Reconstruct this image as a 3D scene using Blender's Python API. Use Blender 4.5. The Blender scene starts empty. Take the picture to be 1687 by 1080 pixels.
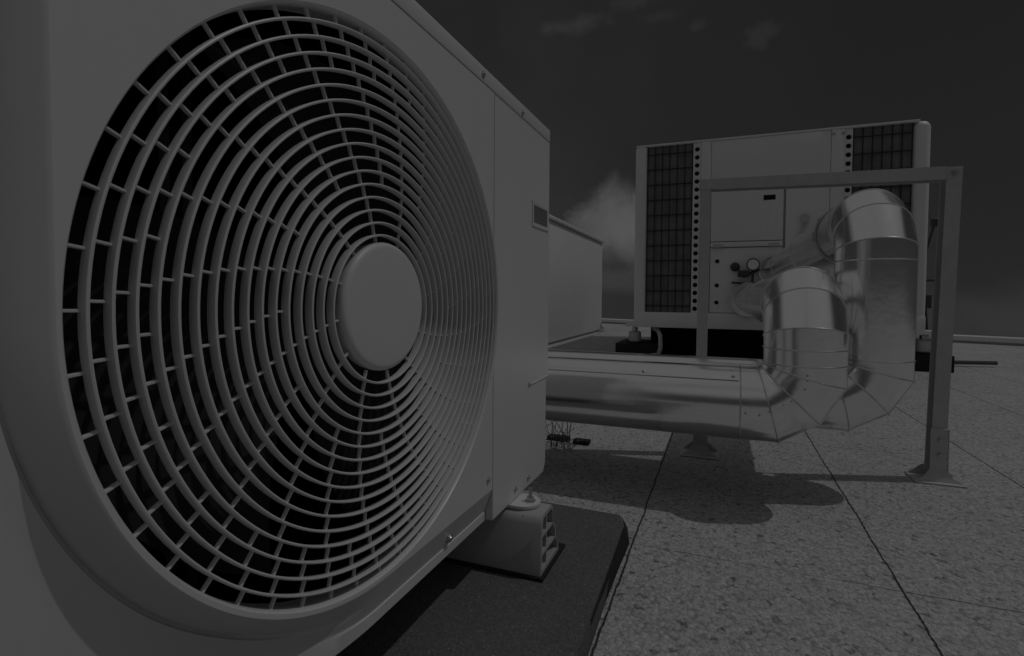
import bpy, bmesh, math, random
from mathutils import Vector, Matrix
random.seed(7)
R = math.radians
C = bpy.data.collections.new('rooftop'); bpy.context.scene.collection.children.link(C)
sc = bpy.context.scene

# ------------------------------------------------------------------ camera
def cam_axes(yaw, pitch, roll):
    cy, sy, cp, sp = math.cos(yaw), math.sin(yaw), math.cos(pitch), math.sin(pitch)
    f = Vector((-sy*cp, cy*cp, sp)); r = Vector((cy, sy, 0)); u = r.cross(f)
    cr, sr = math.cos(roll), math.sin(roll)
    return cr*r + sr*u, -sr*r + cr*u, f
GROUND = -0.638
cd = bpy.data.cameras.new('camera'); cam = bpy.data.objects.new('camera', cd); C.objects.link(cam)
r_, u_, f_ = cam_axes(0.3573, -0.033, 0.0072)
m = Matrix((r_, u_, -f_)).transposed().to_4x4(); m.translation = Vector((0.42, 0, 0))
cam.matrix_world = m
cd.sensor_fit = 'HORIZONTAL'; cd.sensor_width = 36; cd.lens = 36*837.0/1687
cd.shift_x = -(877.3-843.5)/1687; cd.shift_y = -(540-515.2)/1687
cd.clip_start = 0.02; cd.clip_end = 2000
sc.camera = cam

# ------------------------------------------------------------------ exposure, sun, sky
sc.view_settings.view_transform = 'Standard'; sc.view_settings.look = 'None'
sc.view_settings.gamma = 1; sc.view_settings.use_curve_mapping = False
sc.view_settings.exposure = -3.09
SUN_EL = R(61.7); SUN_AZ = math.atan2(0.9557, 0.294)          # azimuth measured from +y towards +x
sd = bpy.data.lights.new('sun', 'SUN'); sun = bpy.data.objects.new('sun', sd); C.objects.link(sun)
sd.energy = 2.9; sd.angle = R(0.55); sd.color = (1, 1, 1)
sv = Vector((math.sin(SUN_AZ)*math.cos(SUN_EL), math.cos(SUN_AZ)*math.cos(SUN_EL), math.sin(SUN_EL)))
sun.rotation_euler = sv.to_track_quat('Z', 'Y').to_euler(); sun.location = sv*20

class NT:
    """small helper for node trees"""
    def __init__(s, tree): s.t = tree; s.n = tree.nodes; s.l = tree.links
    def add(s, kind, **kw):
        n = s.n.new(kind)
        for k, v in kw.items(): setattr(n, k, v)
        return n
    def put(s, sock, v):
        if isinstance(v, bpy.types.NodeSocket): s.l.new(v, sock)
        else: sock.default_value = v
    def math(s, op, a, b=None, c=None, clamp=False):
        n = s.add('ShaderNodeMath', operation=op, use_clamp=clamp); s.put(n.inputs[0], a)
        if b is not None: s.put(n.inputs[1], b)
        if c is not None: s.put(n.inputs[2], c)
        return n.outputs[0]
    def rng(s, v, a, b, c=0.0, d=1.0, smooth=True):
        n = s.add('ShaderNodeMapRange', interpolation_type='SMOOTHSTEP' if smooth else 'LINEAR')
        for i, x in enumerate((v, a, b, c, d)): s.put(n.inputs[i], x)
        return n.outputs[0]
    def mixf(s, f, a, b):
        n = s.add('ShaderNodeMix', data_type='FLOAT'); s.put(n.inputs[0], f); s.put(n.inputs[2], a); s.put(n.inputs[3], b)
        return n.outputs[0]
    def noise(s, vec, scale, detail=4, rough=0.55, dist=0.0):
        n = s.add('ShaderNodeTexNoise'); s.put(n.inputs['Vector'], vec)
        n.inputs['Scale'].default_value = scale; n.inputs['Detail'].default_value = detail
        n.inputs['Roughness'].default_value = rough; n.inputs['Distortion'].default_value = dist
        return n.outputs['Fac']
    def grey(s, v):
        n = s.add('ShaderNodeCombineColor')
        for i in range(3): s.put(n.inputs[i], v)
        return n.outputs[0]

SKY = 0.10
w = bpy.data.worlds.new('World'); sc.world = w; w.use_nodes = True
W = NT(w.node_tree); W.n.clear()
sky = W.add('ShaderNodeTexSky', sky_type='NISHITA', sun_disc=False, sun_elevation=SUN_EL, sun_rotation=SUN_AZ)
sky.altitude = 2500; sky.air_density = 0.8; sky.dust_density = 0.05; sky.ozone_density = 1.0
tc = W.add('ShaderNodeTexCoord'); dv = tc.outputs['Generated']
sx = W.add('ShaderNodeSeparateXYZ'); W.l.new(dv, sx.inputs[0])
X, Y, Z = sx.outputs
sv3 = W.add('ShaderNodeCombineXYZ'); W.l.new(X, sv3.inputs[0]); W.l.new(Y, sv3.inputs[1]); W.l.new(W.math('ADD', W.math('MULTIPLY', W.math('MAXIMUM', Z, 0.0), 0.75), 0.30), sv3.inputs[2])
svn = W.add('ShaderNodeVectorMath', operation='NORMALIZE'); W.l.new(sv3.outputs[0], svn.inputs[0]); W.l.new(svn.outputs[0], sky.inputs[0])
sp_ = W.add('ShaderNodeSeparateColor'); W.l.new(sky.outputs[0], sp_.inputs[0])
# black and white film: weigh the channels into one grey
base = W.math('ADD', W.math('MULTIPLY', sp_.outputs[0], 0.50), W.math('ADD', W.math('MULTIPLY', sp_.outputs[1], 0.30), W.math('MULTIPLY', sp_.outputs[2], 0.070)))
yy = W.math('MAXIMUM', Y, 0.05); U = W.math('DIVIDE', X, yy); V = W.math('DIVIDE', Z, yy)
n1 = W.noise(dv, 9.0, 7, 0.6, 0.4); n2 = W.noise(dv, 26.0, 6, 0.62, 0.3); n3 = W.noise(dv, 3.0, 5, 0.55, 0.2); n4 = W.noise(dv, 16.0, 9, 0.62, 0.6)
def blob(u, v, su, sv_, edge=0.35, wob=0.9, nz=None):
    """a cloud: soft ellipse of sky direction broken up by noise"""
    nz = nz or n1
    a = W.math('DIVIDE', W.math('SUBTRACT', U, u), su); b = W.math('DIVIDE', W.math('SUBTRACT', V, v), sv_)
    d = W.math('SQRT', W.math('ADD', W.math('MULTIPLY', a, a), W.math('MULTIPLY', b, b)))
    d = W.math('ADD', d, W.math('MULTIPLY', W.math('SUBTRACT', nz, 0.5), wob*2))
    return W.math('MULTIPLY', W.rng(d, 1.0, 1.0-edge, 0.0, 1.0), W.math('GREATER_THAN', Y, 0.05))
CLOUD = 7.5
clouds = [   # u, v, half width, half height, edge, wobble, amount, noise
    (-0.175, 0.150, 0.100, 0.095, 0.70, 0.60, 0.90, n1), (-0.245, 0.135, 0.090, 0.070, 0.8, 1.0, 0.55, n2), (-0.13, 0.17, 0.05, 0.06, 0.6, 0.8, 0.5, n2),
    (-0.15, 0.10, 0.12, 0.06, 0.8, 0.6, 0.40, n1), (-0.20, 0.035, 0.30, 0.035, 0.9, 0.6, 0.22, n1),
    (-0.275, 0.545, 0.075, 0.030, 0.95, 1.25, 0.17, n4), (-0.345, 0.550, 0.026, 0.022, 0.95, 1.0, 0.13, n2), (-0.17, 0.57, 0.08, 0.02, 0.95, 1.2, 0.08, n4), (-0.12, 0.53, 0.05, 0.015, 0.95, 1.2, 0.07, n2),
    (-0.05, 0.50, 0.030, 0.018, 0.9, 1.2, 0.10, n2), (0.055, 0.465, 0.035, 0.025, 0.9, 1.3, 0.09, n2), (-0.02, 0.62, 0.06, 0.025, 0.9, 1.2, 0.14, n2),
    (0.44, -0.035, 0.22, 0.075, 0.9, 0.5, 0.17, n1), (-0.42, 0.30, 0.12, 0.1, 0.9, 0.9, 0.05, n1)]
val = base
for (u, v, su, s2, e, wb, am, nz) in clouds:
    mk = W.math('MULTIPLY', blob(u, v, su, s2, e, wb, nz), am)
    val = W.mixf(mk, val, CLOUD)
# thin high veil thickening away to the west, unseen broken cloud added behind the camera for ambient light
veil = W.math('MULTIPLY', W.rng(U, 0.42, -0.55), W.math('MULTIPLY', n3, 0.21))
val = W.mixf(W.math('MULTIPLY', veil, W.math('GREATER_THAN', Y, 0.05)), val, CLOUD)
back = W.math('MULTIPLY', W.rng(Y, 0.05, -0.45), W.rng(n3, 0.36, 0.58))
back = W.math('MULTIPLY', back, W.rng(Z, -0.02, 0.12))
high = W.math('MULTIPLY', W.rng(Y, 0.10, -0.15), W.rng(Z, 0.22, 0.50))   # the added overhead cloud reaches lower behind the camera
val = W.mixf(W.math('MULTIPLY', back, 0.8), val, 1.7)
# unseen bright cloud added overhead to lighten the shadows
top = W.math('MULTIPLY', W.math('MAXIMUM', W.rng(Z, 0.55, 0.66), high), W.rng(n3, 0.15, 0.45))
val = W.mixf(W.math('MULTIPLY', top, 0.92), val, 8.8)
bg = W.add('ShaderNodeBackground'); W.l.new(W.grey(val), bg.inputs[0]); bg.inputs[1].default_value = SKY
ow = W.add('ShaderNodeOutputWorld'); W.l.new(bg.outputs[0], ow.inputs[0])

# ------------------------------------------------------------------ materials
def material(name, col, rough=0.5, metal=0.0, var=0.0, vscale=6.0, bump=0.0, bscale=80.0, bdist=0.002, rvar=0.0, spec=0.5, streak=0.0):
    mt = bpy.data.materials.new(name); mt.use_nodes = True
    N = NT(mt.node_tree); b = N.n['Principled BSDF']
    tc = N.add('ShaderNodeTexCoord'); o = tc.outputs['Object']
    b.inputs['Roughness'].default_value = rough; b.inputs['Metallic'].default_value = metal
    b.inputs['Specular IOR Level'].default_value = spec
    v = None
    if var:
        nz = N.noise(o, vscale, 6, 0.6, 0.2)
        v = N.math('MULTIPLY', N.math('ADD', 1.0-var, N.math('MULTIPLY', nz, 2*var)), col)
        if streak:
            mp = N.add('ShaderNodeMapping'); N.l.new(o, mp.inputs[0]); mp.inputs['Scale'].default_value = (40, 40, 2.5)
            st = N.rng(N.noise(mp.outputs[0], 1.0, 5, 0.6), 0.52, 0.75)
            v = N.math('MULTIPLY', v, N.math('SUBTRACT', 1.0, N.math('MULTIPLY', st, streak)))
        N.l.new(N.grey(v), b.inputs['Base Color'])
    else: b.inputs['Base Color'].default_value = (col, col, col, 1)
    if rvar:
        N.l.new(N.math('ADD', rough-rvar/2, N.math('MULTIPLY', N.noise(o, vscale*2.3, 5, 0.6), rvar)), b.inputs['Roughness'])
    if bump:
        bp = N.add('ShaderNodeBump'); bp.inputs['Strength'].default_value = bump; bp.inputs['Distance'].default_value = bdist
        N.l.new(N.noise(o, bscale, 4, 0.6), bp.inputs['Height']); N.l.new(bp.outputs[0], b.inputs['Normal'])
    return mt
M = {}
M['paint'] = material('white_paint', 0.66, 0.38, 0, 0.03, 3.5, 0.10, 45, 0.0015, 0.10, streak=0.03)
M['panel'] = material('cream_sheet_metal', 0.77, 0.45, 0, 0.05, 2.0, 0.10, 4.0, 0.006, 0.1, streak=0.06)
M['plastic'] = material('white_plastic', 0.64, 0.42, 0, 0.03, 12, 0.05, 90, 0.001, 0.08)
M['dark_plastic'] = material('dark_plastic', 0.05, 0.45, 0, 0.1, 20)
M['shade_black'] = material('shade_black', 0.006, 0.9, 0, 0.2, 10, spec=0.1)  # near-black colour stands in for shade inside and under the units
M['rubber'] = material('black_rubber', 0.022, 0.75, 0, 0.3, 30, 0.3, 120, 0.002, spec=0.3)
M['foot_rubber'] = material('grey_foot', 0.42, 0.6, 0, 0.08, 14, 0.15, 160, 0.001)
M['alu'] = material('aluminium_cladding', 0.94, 0.19, 1.0, 0.04, 5, 0.16, 5.0, 0.010, 0.12)
M['alu_band'] = material('aluminium_band', 0.70, 0.32, 1.0, 0.05, 9)
M['galv'] = material('galvanised_steel', 0.55, 0.5, 0.35, 0.16, 22, 0.08, 120, 0.001, 0.15)
M['steel'] = material('zinc_steel', 0.55, 0.35, 1.0, 0.1, 40)
M['hole'] = material('dark_hole', 0.015, 0.9, 0, 0.2, 30, spec=0.1)
M['coil'] = material('coil_fins', 0.035, 0.6, 0.2, 0.35, 9, spec=0.3)
M['coil_wire'] = material('coil_guard_wire', 0.022, 0.5, 0, 0.2, 20)
M['glass_face'] = material('gauge_face', 0.85, 0.3)
M['grip'] = material('grey_plate', 0.16, 0.4, 0, 0.25, 25)
M['stem'] = material('dry_stem', 0.10, 0.8, 0, 0.3, 60)

def fins_material():
    mt = bpy.data.materials.new('finned_coil'); mt.use_nodes = True
    N = NT(mt.node_tree); b = N.n['Principled BSDF']; tc = N.add('ShaderNodeTexCoord')
    mp = N.add('ShaderNodeMapping'); N.l.new(tc.outputs['Object'], mp.inputs[0]); mp.inputs['Scale'].default_value = (1, 1, 0.02)
    a = N.noise(mp.outputs[0], 26, 3, 0.6); c = N.noise(tc.outputs['Object'], 5, 4, 0.6)
    v = N.math('ADD', 0.06, N.math('MULTIPLY', N.math('MULTIPLY', a, c), 0.40))
    N.l.new(N.grey(v), b.inputs['Base Color']); b.inputs['Roughness'].default_value = 0.6
    return mt
M['fins'] = fins_material()

def ground_material():
    mt = bpy.data.materials.new('exposed_aggregate_pavers'); mt.use_nodes = True
    N = NT(mt.node_tree); b = N.n['Principled BSDF']
    g = N.add('ShaderNodeNewGeometry'); P = g.outputs['Position']
    s = N.add('ShaderNodeSeparateXYZ'); N.l.new(P, s.inputs[0])
    wob = N.math('MULTIPLY', N.math('SUBTRACT', N.noise(P, 9, 4, 0.6), 0.5), 0.012)
    wob2 = N.math('MULTIPLY', N.math('SUBTRACT', N.noise(P, 70, 3, 0.6), 0.5), 0.006)
    wob = N.math('ADD', wob, wob2)
    def joint(c, off, per, half):
        q = N.math('ADD', N.math('DIVIDE', N.math('SUBTRACT', N.math('ADD', c, wob), off), per), 0.5)
        fr = N.math('MULTIPLY', N.math('ABSOLUTE', N.math('SUBTRACT', N.math('FRACT', q), 0.5)), per)
        return N.rng(fr, half*1.5, half*0.5), N.math('FLOOR', q)
    jx, ix = joint(s.outputs[0], 0.213, 0.588, 0.0021); jy, iy = joint(s.outputs[1], 1.303, 1.175, 0.0016)
    jy = N.math('MULTIPLY', jy, N.rng(N.noise(P, 2.5, 3), 0.35, 0.6, 0.15, 0.75))
    j = N.math('MAXIMUM', jx, jy)
    # each paver its own tone
    cv = N.add('ShaderNodeCombineXYZ'); N.l.new(ix, cv.inputs[0]); N.l.new(iy, cv.inputs[1])
    wn = N.add('ShaderNodeTexWhiteNoise'); N.l.new(cv.outputs[0], wn.inputs[0])
    tone = N.math('MULTIPLY', N.math('SUBTRACT', wn.outputs[0], 0.5), 0.045)
    # pebbles of two sizes
    dn = N.add('ShaderNodeVectorMath', operation='SCALE')
    nzv = N.add('ShaderNodeTexNoise'); N.l.new(P, nzv.inputs['Vector']); nzv.inputs['Scale'].default_value = 60
    N.l.new(nzv.outputs['Color'], dn.inputs[0]); dn.inputs['Scale'].default_value = 0.012
    pv = N.add('ShaderNodeVectorMath', operation='ADD'); N.l.new(P, pv.inputs[0]); N.l.new(dn.outputs[0], pv.inputs[1])
    def vor(scale, feat='F1'):
        v = N.add('ShaderNodeTexVoronoi', feature=feat); N.l.new(pv.outputs[0], v.inputs['Vector']); v.inputs['Scale'].default_value = scale
        return v
    v1 = vor(100); v2 = vor(260)
    sc1 = N.add('ShaderNodeSeparateColor'); N.l.new(v1.outputs['Color'], sc1.inputs[0])
    sc2 = N.add('ShaderNodeSeparateColor'); N.l.new(v2.outputs['Color'], sc2.inputs[0])
    peb = N.math('MULTIPLY', N.math('SUBTRACT', sc1.outputs[0], 0.5), 0.16)
    peb2 = N.math('MULTIPLY', N.math('SUBTRACT', sc2.outputs[0], 0.5), 0.10)
    dark = N.math('MULTIPLY', N.rng(sc1.outputs[1], 0.93, 0.97), -0.20)
    patch = N.math('MULTIPLY', N.math('SUBTRACT', N.noise(P, 1.6, 6, 0.65), 0.5), 0.16)
    patch2 = N.math('MULTIPLY', N.math('SUBTRACT', N.noise(P, 14, 5, 0.7), 0.5), 0.14)
    pits = N.math('MULTIPLY', N.rng(v1.outputs['Distance'], 0.50, 0.80), -0.14)
    tot = 0.51
    pit2 = N.math('MULTIPLY', N.rng(N.noise(P, 75, 4, 0.65), 0.60, 0.74), -0.17)
    lite = N.math('MULTIPLY', N.rng(N.noise(P, 110, 3, 0.6), 0.58, 0.75), 0.14)
    for t in (pit2, lite, tone, peb, peb2, dark, patch, patch2, pits): tot = N.math('ADD', t, tot)
    tot = N.math('MAXIMUM', tot, 0.06)
    tot = N.mixf(j, tot, 0.07)
    N.l.new(N.grey(tot), b.inputs['Base Color']); b.inputs['Roughness'].default_value = 0.85
    b.inputs['Specular IOR Level'].default_value = 0.25
    h = N.math('SUBTRACT', N.math('MULTIPLY', N.math('SUBTRACT', 1.0, v1.outputs['Distance']), 0.006), N.math('MULTIPLY', v2.outputs['Distance'], 0.002))
    h = N.math('ADD', h, N.math('MULTIPLY', N.noise(P, 42, 6, 0.72), 0.009))
    h = N.math('SUBTRACT', h, N.math('MULTIPLY', j, 0.012))
    bp = N.add('ShaderNodeBump'); bp.inputs['Strength'].default_value = 0.75; bp.inputs['Distance'].default_value = 1.0
    N.l.new(h, bp.inputs['Height']); N.l.new(bp.outputs[0], b.inputs['Normal'])
    return mt
M['ground'] = ground_material()

def felt_material():
    mt = bpy.data.materials.new('mineral_felt_mat'); mt.use_nodes = True
    N = NT(mt.node_tree); b = N.n['Principled BSDF']
    tc = N.add('ShaderNodeTexCoord'); P = tc.outputs['Object']
    v = N.add('ShaderNodeTexVoronoi'); N.l.new(P, v.inputs['Vector']); v.inputs['Scale'].default_value = 420
    s = N.add('ShaderNodeSeparateColor'); N.l.new(v.outputs['Color'], s.inputs[0])
    t = N.math('ADD', 0.085, N.math('MULTIPLY', s.outputs[0], 0.07))
    t = N.math('ADD', t, N.math('MULTIPLY', N.rng(s.outputs[1], 0.94, 0.99), 0.10))
    t = N.math('ADD', t, N.math('MULTIPLY', N.math('SUBTRACT', N.noise(P, 5, 6, 0.65), 0.5), 0.07))
    t = N.math('MAXIMUM', t, 0.02)
    N.l.new(N.grey(t), b.inputs['Base Color']); b.inputs['Roughness'].default_value = 0.9
    b.inputs['Specular IOR Level'].default_value = 0.3
    bp = N.add('ShaderNodeBump'); bp.inputs['Strength'].default_value = 0.6; bp.inputs['Distance'].default_value = 0.002
    N.l.new(N.math('ADD', v.outputs['Distance'], N.math('MULTIPLY', N.noise(P, 60, 4, 0.7), 1.2)), bp.inputs['Height']); N.l.new(bp.outputs[0], b.inputs['Normal'])
    return mt
M['felt'] = felt_material()

# ------------------------------------------------------------------ mesh helpers
class MB:
    def __init__(s): s.b = bmesh.new()
    def box(s, a, b, bev=0.0, seg=2, rot=None, piv=None):
        t = bmesh.new(); bmesh.ops.create_cube(t, size=1)
        lo = [min(a[i], b[i]) for i in range(3)]; hi = [max(a[i], b[i]) for i in range(3)]
        for v in t.verts: v.co = Vector([lo[i]+(v.co[i]+0.5)*(hi[i]-lo[i]) for i in range(3)])
        if bev: bmesh.ops.bevel(t, geom=t.edges[:], offset=bev, segments=seg, affect='EDGES', profile=0.5)
        if rot is not None:
            p = Vector(piv) if piv else (Vector(lo)+Vector(hi))/2
            for v in t.verts: v.co = p + rot @ (v.co-p)
        s.merge(t); return s
    def merge(s, t):
        me = bpy.data.meshes.new('tmp'); t.to_mesh(me); t.free(); s.b.from_mesh(me); bpy.data.meshes.remove(me)
    def grid(s, rows, closed=False, closed_rows=False):
        vr = [[s.b.verts.new(p) for p in r] for r in rows]
        n = len(vr[0]); K = len(vr)
        for i in range(K if closed_rows else K-1):
            A, B = vr[i], vr[(i+1) % K]
            for k in range(n if closed else n-1):
                q = (A[k], A[(k+1) % n], B[(k+1) % n], B[k])
                try: s.b.faces.new(q)
                except ValueError: pass
        return vr
    def cap(s, ring):
        try: s.b.faces.new(ring)
        except ValueError: pass
    def prism(s, poly, vec):
        """poly: list of 3D points, extruded by vec"""
        v = Vector(vec); a = [s.b.verts.new(p) for p in poly]; b = [s.b.verts.new(Vector(p)+v) for p in poly]
        s.b.faces.new(a); s.b.faces.new(b[::-1]); n = len(a)
        for i in range(n): s.b.faces.new((a[i], b[i], b[(i+1) % n], a[(i+1) % n]))
        return s
    def lathe(s, origin, axis, prof, n=32, cap0=True, cap1=True):
        """prof: list of (distance along the axis, radius)"""
        ax = Vector(axis).normalized(); e1 = ax.orthogonal().normalized(); e2 = ax.cross(e1); o = Vector(origin)
        rows = [[o+ax*h+(e1*math.cos(2*math.pi*k/n)+e2*math.sin(2*math.pi*k/n))*r for k in range(n)] for h, r in prof]
        vr = s.grid(rows, closed=True)
        if cap0: s.cap(vr[0][::-1])
        if cap1: s.cap(vr[-1])
        return s
    def rod(s, a, b, r, n=12):
        a, b = Vector(a), Vector(b); L = (b-a).length
        return s.lathe(a, b-a, [(0, r), (L, r)], n)
    def sweep(s, pts, r, n=16, caps=True):
        rows = rings(pts, r, n); vr = s.grid(rows, closed=True)
        if caps: s.cap(vr[0][::-1]); s.cap(vr[-1])
        return s
    def build(s, name, mat, parent=None, loc=None, sharp=30, smooth=True):
        me = bpy.data.meshes.new(name)
        bmesh.ops.remove_doubles(s.b, verts=s.b.verts, dist=1e-6)
        bmesh.ops.recalc_face_normals(s.b, faces=s.b.faces)
        base = Vector(parent_loc(parent)) if parent else (Vector(loc) if loc else Vector((0, 0, 0)))
        bmesh.ops.translate(s.b, verts=s.b.verts, vec=-base)
        s.b.to_mesh(me); s.b.free()
        for p in me.polygons: p.use_smooth = smooth
        if smooth: me.set_sharp_from_angle(angle=R(sharp))
        me.materials.append(M[mat])
        o = bpy.data.objects.new(name, me); C.objects.link(o)
        if parent: o.parent = parent
        elif loc: o.location = base
        return o
def parent_loc(p):
    l = Vector((0, 0, 0))
    while p: l += p.location; p = p.parent
    return l
def rings(pts, r, n):
    """mitred rings of a round tube along a polyline"""
    P = [Vector(p) for p in pts]; d = [(P[i+1]-P[i]).normalized() for i in range(len(P)-1)]
    e1 = d[0].orthogonal().normalized(); e2 = d[0].cross(e1); out = []
    for i in range(len(P)):
        dp = d[max(i-1, 0)]; dn = d[min(i, len(d)-1)]
        nrm = (dp+dn).normalized(); row = []
        for k in range(n):
            a = 2*math.pi*k/n; q = (e1*math.cos(a)+e2*math.sin(a))*r
            q = q - dp*(q.dot(nrm)/dp.dot(nrm)); row.append(P[i]+q)
        out.append(row)
        if (dn-dp).length > 1e-6:
            rt = dp.rotation_difference(dn); e1 = rt @ e1; e2 = rt @ e2
    return out
def thing(name, loc, label, cat, group=None):
    o = bpy.data.objects.new(name, None); C.objects.link(o); o.location = loc; o.empty_display_size = 0.1
    return tag(o, label, cat, group)
def tag(o, label, cat, group=None):
    o['label'] = label; o['category'] = cat
    if group: o['group'] = group
    return o
def copy_tree(o, parent=None):
    kids = list(o.children); c = o.copy(); C.objects.link(c); c.parent = parent
    for k in kids: copy_tree(k, c)
    return c
def screw(parent, p, axis, r=0.005, mat='steel', name='screw'):
    b = MB(); b.lathe(p, axis, [(-0.001, r*1.5), (0.0008, r*1.5), (0.0012, r), (0.0035, r*0.9), (0.0042, r*0.6)], 12)
    return b.build(name, mat, parent)

# ------------------------------------------------------------------ the roof
k0 = Vector((-9.0, 15.28, GROUND)); kd = Vector((4.31+2.29, 8.87-12.05, 0)).normalized(); kn = Vector((-kd.y, kd.x, 0))
g = MB(); far = [k0+kd*t+kn*0.2 for t in (-60, -10, 0, 5, 10, 15, 20, 30, 80)]
g.grid([[(p.x*f+(1-f)*p.x*1.0, p.y*f+(1-f)*-60, GROUND) for p in far] for f in (0, 0.5, 0.8, 0.9, 1)])
go = g.build('ground', 'ground', smooth=False); go['kind'] = 'structure'

# low white roof kerb far behind
kr = thing('roof_kerb', k0, 'long low white metal-capped kerb along the far edge of the roof', 'kerb')
def kbox(b, s0, s1, n0, n1, z0, z1):
    pts = [k0+kd*s0+kn*n0, k0+kd*s1+kn*n0, k0+kd*s1+kn*n1, k0+kd*s0+kn*n1]
    b.prism([(p.x, p.y, GROUND+z0) for p in pts], (0, 0, z1-z0)); return b
kbox(MB(), -60, 80, 0.03, 0.30, 0, 0.035).build('upstand', 'galv', kr)
kbox(MB(), -60, 80, 0.0, 0.33, 0.035, 0.10).build('capping', 'panel', kr)

# dark felt covered plinth under the heat pump
pl = MB()
zt = -0.590
def plring(z, o):
    return [(-0.75, -0.6, z), (0.222-0.004+o, -0.6, z), (0.207+o, 0.75, z), (0.192+o, 1.30+o*0.3, z), (0.172+o, 1.365+o, z), (-0.75, 1.395+o, z)]
rr = pl.grid([plring(GROUND, 0.004), plring(zt-0.010, 0.0), plring(zt-0.003, -0.003), plring(zt, -0.010)], closed=True); pl.cap(rr[-1])
plo = tag(pl.build('equipment_plinth', 'felt', loc=(0, 0.6, GROUND), sharp=50), 'low dark felt covered slab under the nearest white unit', 'plinth')

eg = MB(); st_ = [(1.366, 0.1715, 0.018), (1.30, 0.1905, 0.014), (1.18, 0.1950, 0.007), (1.02, 0.1993, 0.0022), (0.90, 0.2026, 0.0012)]
v = eg.grid([[(x+0.0012, y, zt-0.006), (x+w_, y, GROUND+0.012), (x+w_+0.002, y, GROUND+0.0005)] for y, x, w_ in st_])
eg.build('dark_edge', 'rubber', plo, smooth=False)  # dark strip along the plinth's right edge, narrowing towards the near end

# ------------------------------------------------------------------ heat pump in the foreground
YC, ZC, RH = 0.569, -0.0190, 0.358
hp = thing('heat_pump', (-0.2, 0.66, -0.456), 'large white outdoor unit in the foreground with one round ringed fan grille', 'heat pump')
YL, YR, ZB, ZT = 0.2080, 0.905, -0.3825, 0.3915
def outline(a):
    c, s = math.cos(a), math.sin(a); best = 1e9
    if c > 1e-9: best = min(best, (YR-YC)/c)
    if s > 1e-9: best = min(best, (ZT-ZC)/s)
    if c < 0 and s < 0:
        t = math.atan2(-s, -c)/(math.pi/2)
        return (YC-YL)*(1-t)+(ZC-ZB)*t
    if c < -1e-9: best = min(best, (YC-YL)/(-c))
    if s < -1e-9: best = min(best, (ZC-ZB)/(-s))
    return max(best, RH+0.003)
ang = sorted(set([2*math.pi*k/192 for k in range(192)] + [math.atan2(ZT-ZC, YR-YC), math.atan2(ZT-ZC, YL-YC), math.atan2(ZB-ZC, YR-YC) % (2*math.pi)]))
fp = MB()
prof = [(0.3545, -0.032), (0.3545, -0.014), (0.3555, -0.005), (0.3567, -0.0015), (0.358, 0.0)]
rows = [[(x, YC+r*math.cos(a), ZC+r*math.sin(a)) for a in ang] for r, x in prof]
rows.append([(0.0, YC+(RH+0.0012)*math.cos(a), ZC+(RH+0.0012)*math.sin(a)) for a in ang])
rows.append([(0.0, YC+(outline(a)-0.0012)*math.cos(a), ZC+(outline(a)-0.0012)*math.sin(a)) for a in ang])
rows.append([(0.0, YC+outline(a)*math.cos(a), ZC+outline(a)*math.sin(a)) for a in ang])
fp.grid(rows, closed=True)
P_L = [(0, 0), (.0012, -.0007), (.003, -.0027), (.010, -.0135), (.0175, -.0258), (.0186, -.0290), (.0192, -.0345), (.0216, -.0350), (.0226, -.0306), (.0265, -.0322), (.0315, -.0341), (.0370, -.0359), (.0440, -.0377), (.0520, -.0393), (.13, -.0530)]
P_B = [(0, 0), (.0012, -.0004), (.003, -.0011), (.010, -.0038), (.0190, -.0072), (.0225, -.0085), (.0260, -.0098), (.0295, -.0111), (.0340, -.0128), (.0400, -.0150), (.0460, -.0172), (.0472, -.0176), (.0482, -.0172), (.0492, -.0160), (.0648, -.0160)]
st = []
for k in range(13): st.append(((YL, ZT+(ZC-ZT)*k/12), (-1, 0), 0.0))
for k in range(1, 49):
    a = math.pi+k/48*math.pi/2; r = outline(a) if k < 48 else ZC-ZB
    f = min(max((k/48-0.55)/0.45, 0), 1)
    st.append(((YC+r*math.cos(a), ZC+r*math.sin(a)), (math.cos(a), math.sin(a)), f*f*(3-2*f)))
for k in range(1, 13):
    y = YC+(YR-YC)*k/12; f = 1.0
    st.append(((y, ZB), (0, -1), f*f*(3-2*f)))
rows = []
for (p, nrm, t) in st:
    row = []
    for (o1, x1), (o2, x2) in zip(P_L, P_B):
        o = o1+(o2-o1)*t; x = x1+(x2-x1)*t
        row.append((x, p[0]+nrm[0]*o, max(p[1]+nrm[1]*o, -0.4475)))
    rows.append(row)
fp.grid(rows)
fp.build('front_panel', 'paint', hp, sharp=24)
# right hand service panel, seamed off from the fan panel
sv_ = MB(); yl = 0.9070; am = math.acos((yl-YC)/(RH+0.0042))
poly = [(yl, -0.447), (1.212, -0.447), (1.2265, -0.425), (1.2265, -0.207), (1.243, -0.203), (1.243, 0.3915), (yl, 0.3915)]
poly += [(YC+(RH+0.0042)*math.cos(am*(1-k/12)), ZC+(RH+0.0042)*math.sin(am*(1-k/12))) for k in range(25)]
sv_.prism([(-0.03, y, z) for y, z in poly], (0.0297, 0, 0))
bmesh.ops.bevel(sv_.b, geom=[e for e in sv_.b.edges if all(v.co.x > -0.001 for v in e.verts)], offset=0.0012, segments=2, affect='EDGES')
so = sv_.build('service_panel', 'paint', hp, sharp=20)
lv = MB(); lv.box((-0.001, 1.10, -0.2085), (0.0016, 1.2425, -0.2045), 0.0008, 2, rot=Matrix.Rotation(R(1.5), 3, 'X')); lv.build('folded_lip', 'paint', hp)
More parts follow.
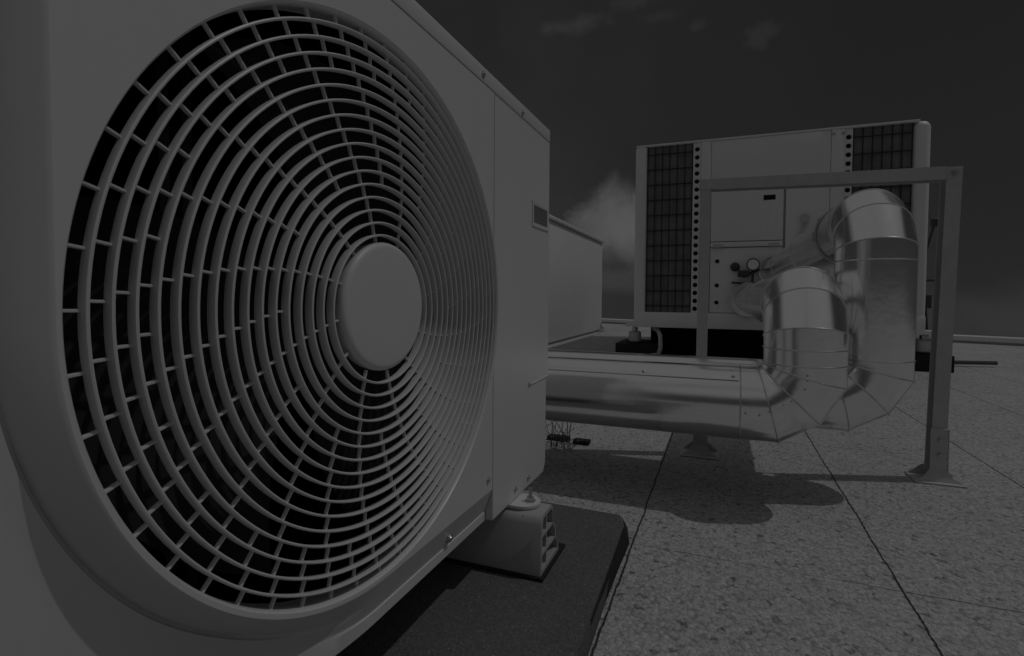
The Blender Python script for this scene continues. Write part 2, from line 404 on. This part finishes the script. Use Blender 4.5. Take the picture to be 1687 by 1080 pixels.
# grip: raised frame around a flat grey plate
gp = MB()
y0, y1, z0, z1 = 1.121, 1.229, 0.168, 0.221
o4 = [(y0, z0), (y1, z0), (y1, z1), (y0, z1)]
def q4(o, x): return [(x, y0+o, z0+o), (x, y1-o, z0+o), (x, y1-o, z1-o), (x, y0+o, z1-o)]
rr = gp.grid([q4(-0.004, 0.0002), q4(-0.003, 0.0022), q4(0.000, 0.0024), q4(0.003, 0.0014), q4(0.006, 0.0012)], closed=True)
gp.build('grip_frame', 'paint', hp)
gw = MB(); v = gw.grid([q4(0.005, 0.0013), q4(0.009, 0.0007)], closed=True); gw.cap(v[-1]); gw.build('grip_plate', 'grip', hp)
# lid with a turned-down edge and screws
ld = MB(); ld.box((-0.37, 0.06, 0.3930), (0.0008, 1.2435, 0.4225), 0.0022, 3); ld.build('lid', 'paint', hp)
gs = MB(); gs.box((-0.34, 0.1, 0.3885), (-0.004, 1.238, 0.3945)); gs.build('lid_gasket', 'dark_plastic', hp)
for y, z in ((0.854, 0.406), (1.05, 0.402), (0.45, 0.406)): screw(hp, (0.0008, y, z), (1, 0, 0), 0.0042)
for y, z in ((0.904-0.02, -0.358), (1.025, -0.426), (1.103, -0.426), (1.106, -0.206)): screw(hp, (0.0, y, z), (1, 0, 0), 0.0042)
screw(hp, (-0.0105, 0.754, -0.416), (0.9, 0, -0.35), 0.006)
# casing
cs = MB()
cs.box((-0.365, 0.084, -0.447), (-0.345, 1.24, 0.392)); cs.box((-0.345, 0.075, -0.447), (-0.0362, 0.090, 0.392), 0.003)
cs.box((-0.345, 1.222, -0.447), (-0.031, 1.2405, 0.392)); cs.box((-0.344, 0.09, -0.4465), (-0.0345, 1.22, -0.436)); cs.box((-0.0345, 0.58, -0.4455), (-0.0185, 0.9, -0.4365))
cs.build('casing', 'paint', hp)
ln = MB(); X0, X1, Y0, Y1, Z0, Z1 = -0.34, -0.0375, 0.095, 0.93, -0.434, 0.386
ln.grid([[(X1, Y0, Z0), (X0, Y0, Z0), (X0, Y1, Z0), (X1, Y1, Z0)], [(X1, Y0, Z1), (X0, Y0, Z1), (X0, Y1, Z1), (X1, Y1, Z1)]])
ln.grid([[(X0, Y0, Z0), (X0, Y1, Z0)], [(X1, Y0, Z0), (X1, Y1, Z0)]]); ln.grid([[(X0, Y0, Z1), (X0, Y1, Z1)], [(X1, Y0, Z1), (X1, Y1, Z1)]])
ln.build('coil_chamber', 'shade_black', hp, smooth=False)  # liner coloured near-black in place of the shade behind the grille
# the grille: sixteen deep rings with swirling ribs
gr = MB()
RK = [0.098+0.01627*k for k in range(16)]
for r in RK:
    t = 0.0016; n = 160
    pr = [(-0.0119, r-t*0.5), (-0.0119, r+t*0.5), (-0.0024, r+t), (-0.0012, r+t*0.75), (-0.0006, r), (-0.0012, r-t*0.75), (-0.0024, r-t)]
    rws = [[(x, YC+q*math.cos(2*math.pi*k/n), ZC+q*math.sin(2*math.pi*k/n)) for (x, q) in pr] for k in range(n)]
    gr.grid(rws, closed=True, closed_rows=True)
RR = [0.084]+RK+[0.3565]
for i in range(len(RR)-1):
    ra, rb = RR[i], RR[i+1]
    for k in range(48):
        if rb < 0.30 and k % 2: continue
        if rb < 0.17 and k % 4: continue
        th = R(179.0+7.5*k)
        def q(r, s, x):
            a = th-R((0.357-rb)*81.0)
            c = Vector((x, YC+r*math.cos(a), ZC+r*math.sin(a)))
            return c+Vector((0, -math.sin(a), math.cos(a)))*s
        h = 0.0013
        ra2, rb2 = ra+0.0004, rb-0.0004
        rws = [[q(r, -h, -0.0114), q(r, -h, -0.0082), q(r, -h*0.6, -0.0072), q(r, h*0.6, -0.0072), q(r, h, -0.0082), q(r, h, -0.0114)] for r in (ra2, (ra2+rb2)/2, rb2)]
        gr.grid(rws, closed=True)
go_ = gr.build('fan_grille', 'plastic', hp, sharp=40)
hb = MB(); hb.lathe((0, YC+0.0030, ZC+0.0036), (1, 0, 0), [(-0.020, 0.0845), (-0.012, 0.0860), (-0.0065, 0.0860), (-0.0035, 0.0848), (-0.0014, 0.0826), (-0.0003, 0.0800), (0.0001, 0.0770), (0.0005, 0.04), (0.0006, 0.015), (0.0006, 0.003)], 96)
hbo = hb.build('hub_cap', 'plastic', go_, sharp=60)
# fan behind the grille
fb = MB()
for k in range(3):
    a0 = R(20+120*k); rows = []
    for i in range(9):
        r = 0.07+0.265*i/8; row = []
        for j in range(9):
            a = a0+R(86)*(j/8)+R(22)*(i/8); row.append((-0.125+0.055*(j/8)*(0.6+0.4*i/8), YC+r*math.cos(a), ZC+r*math.sin(a)))
        rows.append(row)
    fb.grid(rows)
fb.lathe((-0.15, YC, ZC), (1, 0, 0), [(0, 0.075), (0.07, 0.075), (0.085, 0.065)], 32)
fb.build('fan', 'rubber', hp)
ms = MB(); ms.box((-0.190, 0.390, -0.43), (-0.172, 0.402, 0.385)); ms.box((-0.190, 0.416, -0.43), (-0.172, 0.428, 0.385)); ms.build('motor_strut', 'dark_plastic', hp)
# flange foot of the unit with its bolt
fl = MB()
arc = [(0.020+0.036*math.sin(R(180)*k/16)*1.0, 1.028-0.036*math.cos(R(180)*k/16), -0.4545) for k in range(17)]
fl.prism([(-0.06, 0.992, -0.4545)]+arc+[(-0.06, 1.064, -0.4545)], (0, 0, 0.006)); fl.build('mounting_flange', 'paint', hp)
bo = MB(); bo.lathe((0.034, 1.028, -0.4485), (0, 0, 1), [(0, 0.012), (0.0025, 0.012)], 20); bo.lathe((0.034, 1.028, -0.446), (0, 0, 1), [(0, 0.0085), (0.0075, 0.0085)], 6); bo.lathe((0.034, 1.028, -0.4385), (0, 0, 1), [(0, 0.004), (0.020, 0.004)], 12); bo.build('bolt', 'steel', hp)

# anti-vibration foot it stands on
mf = thing('mounting_foot', (-0.1, 1.04, -0.588), 'grey ribbed support foot bolted beneath the right end of the foreground unit', 'support foot')
def fsec(x, o=0.0): return [(x, 0.976+o, -0.582), (x, 0.980+o, -0.476), (x, 0.984+o, -0.464), (x, 0.994+o, -0.457), (x, 1.048-o, -0.457), (x, 1.058-o, -0.465), (x, 1.062-o, -0.500), (x, 1.080-o, -0.520), (x, 1.083-o, -0.545), (x, 1.100-o, -0.565), (x, 1.104-o, -0.582)]
f1 = MB(); rws = [fsec(-0.42), fsec(0.074), fsec(0.077, 0.002)]
vr = f1.grid(rws, closed=True)
def inset(x):
    o = fsec(x); c = (1.035, -0.52)
    return [(x, c[0]+(p[1]-c[0])*0.84, c[1]+(p[2]-c[1])*0.86) for p in o]
f1.grid([fsec(0.077, 0.002), inset(0.077), inset(0.035)], closed=True)
f1.build('body', 'foot_rubber', mf, sharp=35)
f2 = MB(); f2.grid([inset(0.036)[:1], inset(0.036)[1:2]]) if False else None
f2.box((0.034, 0.984, -0.578), (0.036, 1.09, -0.462)); f2.build('end_web', 'foot_rubber', mf)
f3 = MB()
f3.box((0.036, 0.986, -0.506), (0.076, 1.058, -0.500)); f3.box((0.036, 0.986, -0.545), (0.076, 1.078, -0.539)); f3.box((0.036, 1.020, -0.576), (0.074, 1.025, -0.462))
f3.build('rib', 'foot_rubber', mf)
f4 = MB(); f4.box((-0.42, 0.970, -0.5895), (0.084, 1.132, -0.5822), 0.001, 1); f4.build('rubber_strip', 'rubber', mf)

# ------------------------------------------------------------------ white cabinet behind the heat pump
wb = thing('roof_cabinet', (-2.2, 6.5, GROUND), 'long plain white cabinet partly hidden behind the foreground unit', 'cabinet')
b = MB(); b.box((-3.4, 3.2, GROUND+0.03), (-1.68, 9.32, 0.985), 0.02, 2); b.build('body', 'panel', wb)
b = MB(); b.box((-3.45, 3.15, 0.992), (-1.645, 9.36, 1.042), 0.012, 2); b.build('lid', 'panel', wb)
b = MB(); b.box((-3.38, 3.22, 0.984), (-1.70, 9.30, 0.993)); b.build('lid_gasket', 'dark_plastic', wb)
b = MB(); b.box((-3.3, 3.3, GROUND), (-1.72, 9.25, GROUND+0.031)); b.build('base_rail', 'galv', wb)
b = MB(); b.box((-1.679, 9.10, GROUND+0.03), (-1.60, 9.30, GROUND+0.05)); b.prism([(-1.679, 9.2, GROUND+0.05), (-1.61, 9.2, GROUND+0.05), (-1.679, 9.2, GROUND+0.16)], (0, 0.02, 0)); b.build('foot_bracket', 'galv', wb)

# ------------------------------------------------------------------ chiller
FY = 5.35; CB = -0.30; CT = 1.558
ch = thing('chiller', (0.82, 6.8, GROUND), 'tall boxy rooftop chiller with a dark finned coil at either end of its face', 'chiller')
DEP = 3.0
def cbox(a, b2, name, mat, bev=0.0, seg=2): q = MB(); q.box(a, b2, bev, seg); return q.build(name, mat, ch)
cbox((-0.30, FY+0.06, CB+0.02), (1.93, FY+DEP-0.02, CT-0.03), 'casing', 'panel', 0.01)
cbox((-0.45, FY, CB+0.0), (-0.330, FY+0.16, CT-0.004), 'corner_post', 'panel', 0.03, 4)
cbox((1.957, FY, CB+0.0), (2.095, FY+0.20, CT-0.002), 'corner_post', 'panel', 0.062, 6)
cbox((-0.449, FY+0.16, CB+0.0), (-0.33, FY+DEP, CT-0.02), 'side_panel', 'panel', 0.01)
cbox((1.957, FY+0.2, CB+0.0), (2.094, FY+DEP, CT-0.02), 'side_panel', 'panel', 0.01)
cbox((-0.44, FY-0.004, CT-0.016), (2.00, FY+DEP, CT+0.0015), 'roof', 'panel', 0.004)
cbox((-0.44, FY-0.006, CB-0.012), (2.085, FY+DEP, CB+0.145), 'base_rail', 'panel', 0.006)
cbox((-0.30, FY+0.25, GROUND), (1.95, FY+DEP-0.1, CB-0.014), 'shade_box', 'shade_black')  # black box stands in for the shade beneath the chiller
def coil(x0, x1):
    q = MB(); q.box((x0, FY+0.03, CB+0.147), (x1, FY+0.058, CT-0.018)); o = q.build('coil', 'fins', ch)
    q = MB(); n = 6
    for i in range(n+1):
        x = x0+0.004+(x1-x0-0.008)*i/n; q.rod((x, FY+0.018, CB+0.15), (x, FY+0.018, CT-0.02), 0.0045, 6)
    z = CB+0.21
    while z < CT-0.03: q.rod((x0, FY+0.012, z), (x1, FY+0.012, z), 0.0060, 6); z += 0.1545
    q.build('guard', 'coil_wire', o)
coil(-0.329, 0.120); coil(1.502, 1.956)
def hole_strip(x0, x1, zs):
    """perforated strip: plate with real round holes"""
    q = MB(); cx = (x0+x1)/2; zs = sorted(zs); hw = (x1-x0)/2; yb = FY+0.012; zb = CB+0.145
    edges = [zb]+[(zs[i]+zs[i+1])/2 for i in range(len(zs)-1)]+[CT-0.018]
    for i, z in enumerate(zs):
        lo, hi = edges[i], edges[i+1]; n = 24; rad = 0.023; inn = []; out = []; dep = []
        cor = [math.atan2(hi-z, hw), math.atan2(hi-z, -hw), math.atan2(lo-z, -hw) % (2*math.pi), math.atan2(lo-z, hw) % (2*math.pi)]
        for a in sorted(set([2*math.pi*k/n for k in range(n)]+cor)):
            c, s = math.cos(a), math.sin(a); d = 1e9
            if abs(c) > 1e-9: d = min(d, hw/abs(c))
            if s > 1e-9: d = min(d, (hi-z)/s)
            if s < -1e-9: d = min(d, (z-lo)/(-s))
            out.append((cx+c*d, yb, z+s*d)); inn.append((cx+c*rad, yb, z+s*rad)); dep.append((cx+c*rad, yb+0.02, z+s*rad))
        q.grid([out, inn, dep], closed=True)
    q.build('perforated_strip', 'panel', ch, sharp=40)
    q = MB(); q.box((x0, FY+0.034, zb), (x1, FY+0.05, CT-0.02)); q.build('strip_backing', 'hole', ch)
hs = [CB+0.185+0.0795*k for k in range(21)]
hole_strip(0.122, 0.197, hs); hole_strip(1.436, 1.500, [z-0.012 for z in hs])
cbox((0.198, FY-0.002, CB+0.146), (0.292, FY+0.06, CT-0.017), 'mullion', 'panel', 0.006)
cbox((1.330, FY-0.002, CB+0.146), (1.434, FY+0.06, CT-0.017), 'mullion', 'panel', 0.006)
for z in (1.5,): 
    for x in (1.345, 1.42): screw(ch, (x, FY-0.002, z), (0, -1, 0), 0.010)
cbox((0.294, FY+0.006, 1.155), (1.328, FY+0.062, CT-0.018), 'upper_panel', 'panel', 0.004)
dr = cbox((0.298, FY+0.004, 0.552), (0.946, FY+0.062, 1.148), 'access_door', 'panel', 0.006)
q = MB(); q.box((0.772, FY+0.000, 0.934), (0.876, FY+0.010, 0.981), 0.003); q.build('label_plate', 'hole', dr)
cbox((0.966, FY+0.004, CB+0.15), (1.328, FY+0.062, 1.148), 'side_door', 'panel', 0.006)
cbox((0.298, FY+0.010, CB+0.15), (0.946, FY+0.062, 0.488), 'lower_panel', 'panel', 0.004)
rl = cbox((0.300, FY-0.006, 0.496), (0.946, FY+0.03, 0.544), 'rail', 'panel', 0.006)
for x in (0.37, 0.87):
    q = MB(); q.box((x-0.045, FY-0.014, 0.49), (x+0.045, FY-0.004, 0.526), 0.003); q.build('hinge', 'galv', rl)
for z in (0.358, 0.119, -0.05):
    q = MB(); q.lathe((0.365, FY+0.0105, z), (0, -1, 0), [(-0.004, 0.020), (0.004, 0.020), (0.007, 0.014)], 16); q.build('bolt', 'hole', ch)
q = MB(); q.lathe((0.53, FY+0.012, 0.30), (0, -1, 0), [(0, 0.045), (0.02, 0.043), (0.03, 0.03), (0.06, 0.028), (0.065, 0.02)], 20); q.build('drain_knob', 'dark_plastic', ch)
q = MB(); q.rod((0.688, FY-0.04, 0.14), (0.688, FY-0.04, 0.27), 0.011, 10); q.rod((0.60, FY-0.05, 0.20), (0.75, FY-0.05, 0.27), 0.014, 10); q.box((0.555, FY-0.08, 0.20), (0.66, FY+0.01, 0.262), 0.012); q.rod((0.50, FY-0.03, 0.145), (0.72, FY-0.03, 0.135), 0.010, 10)
q.build('valve', 'dark_plastic', ch)
ga = MB(); ga.lathe((0.688, FY-0.05, 0.317), (0, -1, 0), [(0, 0.05), (0.008, 0.060), (0.034, 0.060), (0.036, 0.056), (0.033, 0.050)], 32, cap1=False); gao = ga.build('pressure_gauge', 'dark_plastic', ch)
q = MB(); q.lathe((0.688, FY-0.078, 0.317), (0, -1, 0), [(0, 0.051), (0.002, 0.051)], 32); q.box((0.684, FY-0.083, 0.317), (0.692, FY-0.081, 0.352)); q.build('dial', 'glass_face', gao)
q = MB(); q.rod((1.06, FY-0.02, 0.50), (1.15, FY-0.02, 0.74), 0.017, 12); q.lathe((1.12, FY-0.03, 0.74), (0, -1, 0), [(0, 0.04), (0.03, 0.04)], 16); q.build('shut_off_lever', 'galv', ch)
q = MB(); q.box((1.235, FY-0.02, 0.70), (1.295, FY+0.006, 0.735), 0.004, rot=Matrix.Rotation(R(-20), 3, 'Y')); q.build('door_catch', 'dark_plastic', ch)
# flow switch and capillary on the far right side of the chiller
q = MB(); q.rod((2.30, FY+0.55, 0.72), (2.18, FY+0.55, 0.18), 0.011, 8); q.lathe((2.30, FY+0.55, 0.69), (0, 0, 1), [(0, 0.03), (0.07, 0.035), (0.08, 0.02)], 12); q.rod((2.094, FY+0.55, 0.18), (2.32, FY+0.55, 0.18), 0.012, 8)
q.box((2.094, FY+0.48, -0.09), (2.28, FY+0.62, 0.04), 0.01); q.rod((2.25, FY+0.55, -0.09), (2.27, FY+0.55, -0.36), 0.014, 8)
q.build('flow_switch', 'dark_plastic', ch)

# spring isolators on black blocks
def isolator(x, y):
    z = GROUND+0.148
    t = thing('spring_isolator', (x, y, z), '', 'vibration mount', 'spring mounts under the chiller')
    q = MB(); q.lathe((x, y, z), (0, 0, 1), [(0, 0.085), (0.018, 0.085), (0.020, 0.062)], 28); q.build('base', 'rubber', t)
    q = MB(); q.lathe((x, y, z+0.020), (0, 0, 1), [(0, 0.060), (0.05, 0.066), (0.095, 0.064), (0.105, 0.050)], 28); q.build('housing', 'galv', t)
    q = MB(); q.lathe((x, y, z+0.125), (0, 0, 1), [(0, 0.02), (0.06, 0.02)], 12); q.lathe((x, y, z+0.135), (0, 0, 1), [(0, 0.034), (0.03, 0.034)], 6); q.build('levelling_bolt', 'steel', t)
    return t
i1 = isolator(-0.45, FY+0.12); i1['label'] = 'grey spring mount under the left front corner of the chiller'
i2 = copy_tree(i1); i2.location = (2.115, FY+0.12, i1.location.z); i2['label'] = 'grey spring mount under the right front corner of the chiller'
def block(x0, x1, lab):
    q = MB(); q.box((x0, FY+0.02, GROUND), (x1, FY+0.62, GROUND+0.147), 0.008)
    tag(q.build('rubber_block', 'rubber', loc=((x0+x1)/2, FY+0.3, GROUND)), lab, 'block', 'black blocks under the chiller')
block(-0.64, -0.20, 'black rubber block on the paving under the left front corner of the chiller')
block(2.005, 2.31, 'black rubber block behind the frame leg under the right front corner of the chiller')
for s in (-0.45, 2.115):
    b = MB(); b.box((s-0.09, FY+0.05, CB-0.0135), (s+0.09, FY+0.25, CB-0.0125+0.03)); b.build('mount_plate', 'panel', ch)
hp_ = MB(); hp_.sweep([(-0.30, FY+0.05, GROUND+0.03), (-0.19, FY+0.0, GROUND+0.04), (-0.165, FY-0.02, GROUND+0.12), (-0.17, FY-0.02, GROUND+0.24), (-0.20, FY+0.05, GROUND+0.29), (-0.26, FY+0.2, GROUND+0.30)], 0.022, 12)
tag(hp_.build('hose', 'galv', loc=(-0.2, FY, GROUND)), 'short bent grey hose beside the left black block under the chiller', 'hose')

# ------------------------------------------------------------------ aluminium clad pipes
PR = 0.1122; RB = PR+0.0195
def pipe(x, y1, zt, zr, xend, yend, label):
    t = thing('clad_pipe', (x, y1, GROUND), label, 'pipe', 'aluminium clad pipes')
    L = RB*math.tan(R(15))
    pts = [Vector((x, yend, zt)), Vector((x, y1+RB, zt))]
    cy_, cz_ = y1+RB, zt-RB
    for k in (75, 45, 15): a = R(k); pts.append(Vector((x, cy_-RB/math.cos(R(15))*math.cos(a), cz_+RB/math.cos(R(15))*math.sin(a))))
    top_end = Vector((x, y1, cz_)); low_start = Vector((x, y1, zr+RB))
    cx_, cz2 = x-RB, zr+RB
    low = []
    for k in (15, 45, 75): a = R(k); low.append(Vector((cx_+RB/math.cos(R(15))*math.cos(a), y1, cz2-RB/math.cos(R(15))*math.sin(a))))
    allp = pts+low+[Vector((xend, y1, zr))]
    n = 72
    rg = rings(allp, PR, n)
    # runs (straight sheets) and elbows (gores) are separate pieces of cladding
    def tube(rows, name):
        q = MB(); q.grid(rows, closed=True); return q.build(name, 'alu', t, sharp=16)
    def ring_at(p, d, r=PR):   # plain circle matching ring order
        return p
    mid = [[rg[4][k].lerp(rg[5][k], 0) for k in range(n)]]
    def circ(i, p):            # slide ring i along its segment until it is square at p
        d = (allp[i+1]-allp[i]).normalized(); return [q+d*((p-q).dot(d)) for q in rg[i]]
    c_run = circ(0, Vector((x, y1+RB, zt))); c_top = circ(4, top_end); c_low = circ(4, low_start)
    c_end = circ(7, Vector((x-RB, y1, zr)))
    if xend < x-RB-0.5: c_end2 = circ(7, Vector((x-RB-0.045, y1, zr)))
    else: c_end2 = c_end
    tube([rg[0], c_run], 'branch_pipe')
    tube([c_run, rg[2], rg[3], rg[4], c_top], 'upper_elbow')
    tube([c_top, c_low], 'riser')
    tube([c_low, rg[5], rg[6], rg[7], c_end2], 'lower_elbow')
    tube([c_end2, rg[8]], 'run')
    # rolled beads on every joint
    def bead(ring, s=0.0023):
        c = sum(ring, Vector())/len(ring); nn = (ring[0]-c).cross(ring[n//4]-c).normalized(); rows = []
        for p in ring:
            o = (p-c).normalized(); rows.append([p+o*(s*math.cos(a)*0.9+0.0002)+nn*s*math.sin(a) for a in [2*math.pi*j/8 for j in range(8)]])
        q = MB(); q.grid(rows, closed=True, closed_rows=True); q.build('joint_bead', 'alu_band', t)
    for rw in (c_run, rg[2], rg[3], rg[4], c_top, c_low, rg[5], rg[6], rg[7], c_end2): bead(rw)
    for yy in (y1+1.2, y1+2.4): bead(circ(0, Vector((x, yy, zt))), 0.004)
    return t, (c_low, rg, c_end2)
Y1, Y2, ZR = 1.70, 1.926, -0.325
PX1, PX2 = 0.652, 0.878
p1, d1 = pipe(PX1, Y1, -0.0165, ZR, -1.6, FY-0.03, 'nearer aluminium clad pipe, its shorter riser bending into the front horizontal run')
p2, d2 = pipe(PX2, Y2, 0.252, ZR, -1.6, FY-0.03, 'taller aluminium clad pipe at the right, rising just inside the frame leg')
# lapped long seam with screws on the front run, facing up and forward
sm = MB(); a = R(47)
def onrun(x, ang_, o=0.0): return Vector((x, Y1-(PR+o)*math.cos(ang_), ZR+(PR+o)*math.sin(ang_)))
rows = [[onrun(x, R(a_), o) for (a_, o) in ((44.0, 0.0002), (44.0, 0.0030), (46, 0.0034), (62, 0.0022), (78, 0.0003))] for x in (-1.59, -0.6, 0.0, 0.47)]
vr = sm.grid(rows); sm.build('lap_seam', 'alu', p1, sharp=40)
for x in (-0.28, 0.0+0.19, 0.455): 
    p = onrun(x, R(51), 0.003); screw(p1, p, (0, -math.cos(R(51)), math.sin(R(51))), 0.004, 'steel', 'rivet')
for (x, z) in ((0.489, -0.335), (0.526, -0.338), (0.552, -0.325), (0.588, -0.303), (0.608, -0.291), (0.640, -0.255), (0.646, -0.230), (0.646, -0.216)):
    zz = z; yy = Y1-math.sqrt(max(PR**2-(zz-ZR)**2, 0)) if z < -0.295 else Y1-PR*0.995
    screw(p1, (x, yy+0.002, zz), (0, -1, 0), 0.0036, 'steel', 'rivet')
# flange collar where the lower pipe meets the chiller, clamp on the taller pipe
q = MB(); q.lathe((PX1, FY-0.075, -0.0165), (0, 1, 0), [(0, PR+0.004), (0, PR+0.050), (0.028, PR+0.055), (0.034, PR+0.004)], 48, False, False); q.build('flange', 'alu', p1)
q = MB(); q.lathe((PX2, FY-0.060, 0.252), (0, 1, 0), [(0, PR+0.004), (0, PR+0.028), (0.028, PR+0.030), (0.034, PR+0.004)], 48, False, False); q.build('flange', 'alu', p2)
q = MB(); q.lathe((PX2, 2.30, 0.252), (0, 1, 0), [(0, PR+0.001), (0.0, PR+0.006), (0.03, PR+0.006), (0.03, PR+0.001)], 64, False, False); q.box((PX2-PR-0.014, 2.303, 0.226), (PX2-PR-0.004, 2.327, 0.262), 0.002); q.build('clamp', 'galv', p2)

# ------------------------------------------------------------------ support frame
FR = 2.13
fr = thing('pipe_frame', (0.75, FR, GROUND), 'grey galvanised portal frame standing over the two clad pipes', 'support frame')
def lin(p, q2, t): return p+(q2-p)*t
def channel_post(xt, xb, wd, ztop, zbot, d, side):
    """upright C channel: web on one side, flanges front and back; open towards -side"""
    q = MB()
    def slab(o0, o1, ya, yb):
        q.prism([(xb+o0, ya, zbot), (xb+o1, ya, zbot), (xt+o1, ya, ztop), (xt+o0, ya, ztop)], (0, yb-ya, 0))
    t = 0.004
    w0, w1 = (wd-t, wd) if side > 0 else (0, t)
    slab(0, wd, FR, FR+t); slab(0, wd, FR+d-t, FR+d); slab(w0, w1, FR+t+0.0002, FR+d-t-0.0002)
    return q
channel_post(1.130, 1.109, 0.044, 0.4505, GROUND+0.03, 0.056, 1).build('post', 'galv', fr, smooth=False)
channel_post(0.330, 0.323, 0.040, 0.4245, GROUND+0.03, 0.05, 1).build('post', 'galv', fr, smooth=False)
q = MB(); t = 0.004
q.prism([(0.326, FR-0.003, 0.4255), (1.128, FR-0.003, 0.4085), (1.128, FR-0.003, 0.4525), (0.326, FR-0.003, 0.466)], (0, t-1e-4, 0))
q.prism([(0.326, FR+0.050, 0.4255), (1.128, FR+0.050, 0.4085), (1.128, FR+0.050, 0.4525), (0.326, FR+0.050, 0.466)], (0, t, 0))
q.prism([(0.326, FR+0.0012, 0.461), (1.128, FR+0.0012, 0.4475), (1.128, FR+0.0012, 0.4525), (0.326, FR+0.0012, 0.466)], (0, 0.0486, 0))
q.build('beam', 'galv', fr, smooth=False)
q = MB(); q.lathe((1.150, FR-0.0035, 0.430), (0, -1, 0), [(0, 0.009), (0.002, 0.009), (0.0022, 0.0065), (0.007, 0.0062)], 6); q.build('bolt', 'steel', fr)
def foot(x, s=1.0):
    q = MB(); z = GROUND
    q.box((x-0.075, FR-0.030, z), (x+0.075, FR+0.085, z+0.007), 0.002, 1)
    q.prism([(x-0.070, FR-0.016, z+0.007), (x+0.070, FR-0.016, z+0.007), (x+0.040, FR-0.010, z+0.022), (x+0.026, FR-0.0050, z+0.045), (x-0.028, FR-0.0050, z+0.045), (x-0.042, FR-0.010, z+0.022)], (0, 0.004, 0))
    q.prism([(x-0.070, FR+0.066, z+0.007), (x+0.070, FR+0.066, z+0.007), (x+0.026, FR+0.060, z+0.045), (x-0.028, FR+0.060, z+0.045)], (0, 0.004, 0))
    o = q.build('foot', 'galv', fr)
    q = MB(); q.box((x-0.026, FR-0.0045, z+0.036), (x+0.0245, FR-0.0012, z+0.19), 0.001, 1); q.box((x+0.0250, FR-0.0045, z+0.036), (x+0.0280, FR+0.055, z+0.19), 0.001, 1); q.build('sleeve', 'galv', o)
    for dz in (0.098, 0.150):
        q = MB(); q.lathe((x+0.002, FR-0.0046, z+dz), (0, -1, 0), [(0, 0.010), (0.002, 0.010)], 16); q.lathe((x+0.002, FR-0.0066, z+dz), (0, -1, 0), [(0, 0.0075), (0.006, 0.0072)], 6); q.build('bolt', 'steel', o)
foot(1.133); foot(0.346)

# ------------------------------------------------------------------ small things on the roof
q = MB(); q.rod((2.33, 5.86, GROUND+0.04), (2.85, 6.00, GROUND+0.04), 0.019, 12)
tag(q.build('conduit', 'stem', loc=(2.6, 5.9, GROUND)), 'short grey rod lying on the roof to the right of the frame leg', 'conduit')
def weed(x, y):
    t = thing('dry_weed', (x, y, GROUND), 'dry dark weed with thin stems growing from the paving under the pipes', 'weed')
    q = MB(); rnd = random.Random(3)
    for k in range(26):
        a = rnd.uniform(0, 6.28); h = rnd.uniform(0.04, 0.16); sp = rnd.uniform(0.01, 0.09)
        p0 = Vector((x+rnd.uniform(-.05, .05), y+rnd.uniform(-.03, .03), GROUND)); pts = [p0]
        for j in range(1, 5):
            f = j/4; pts.append(p0+Vector((math.cos(a)*sp*f**1.4+rnd.uniform(-.006, .006), math.sin(a)*sp*f**1.4, h*f)))
        q.sweep(pts, 0.0011, 5)
    q.build('stems', 'stem', t)
    q = MB()
    for k in range(90):
        p = Vector((x+rnd.gauss(0, .055), y+rnd.gauss(0, .04), GROUND+abs(rnd.gauss(0.015, .03)))); s = rnd.uniform(.003, .009)
        d = Vector((rnd.gauss(0, 1), rnd.gauss(0, 1), rnd.gauss(0, .6))).normalized(); e = d.orthogonal().normalized()
        vs = [q.b.verts.new(p-d*s), q.b.verts.new(p+e*s*.4), q.b.verts.new(p+d*s), q.b.verts.new(p-e*s*.4)]; q.b.faces.new(vs)
    q.build('leaves', 'stem', t)
weed(-0.205, 2.03)
for (x0, x1, y, lab) in ((-0.30, -0.205, 2.12, 'small dark block on the paving under the pipes, hard against the white unit edge'), (-0.175, -0.105, 2.10, 'small dark block on the paving under the pipes, just right of the weed')):
    q = MB(); q.box((x0, y, GROUND), (x1, y+0.045, GROUND+0.018), 0.003); tag(q.build('spacer_block', 'rubber', loc=((x0+x1)/2, y, GROUND)), lab, 'block')

# ------------------------------------------------------------------ render
sc.render.engine = 'CYCLES'
sc.render.resolution_x = 1024; sc.render.resolution_y = 656
sc.cycles.max_bounces = 8; sc.cycles.diffuse_bounces = 4
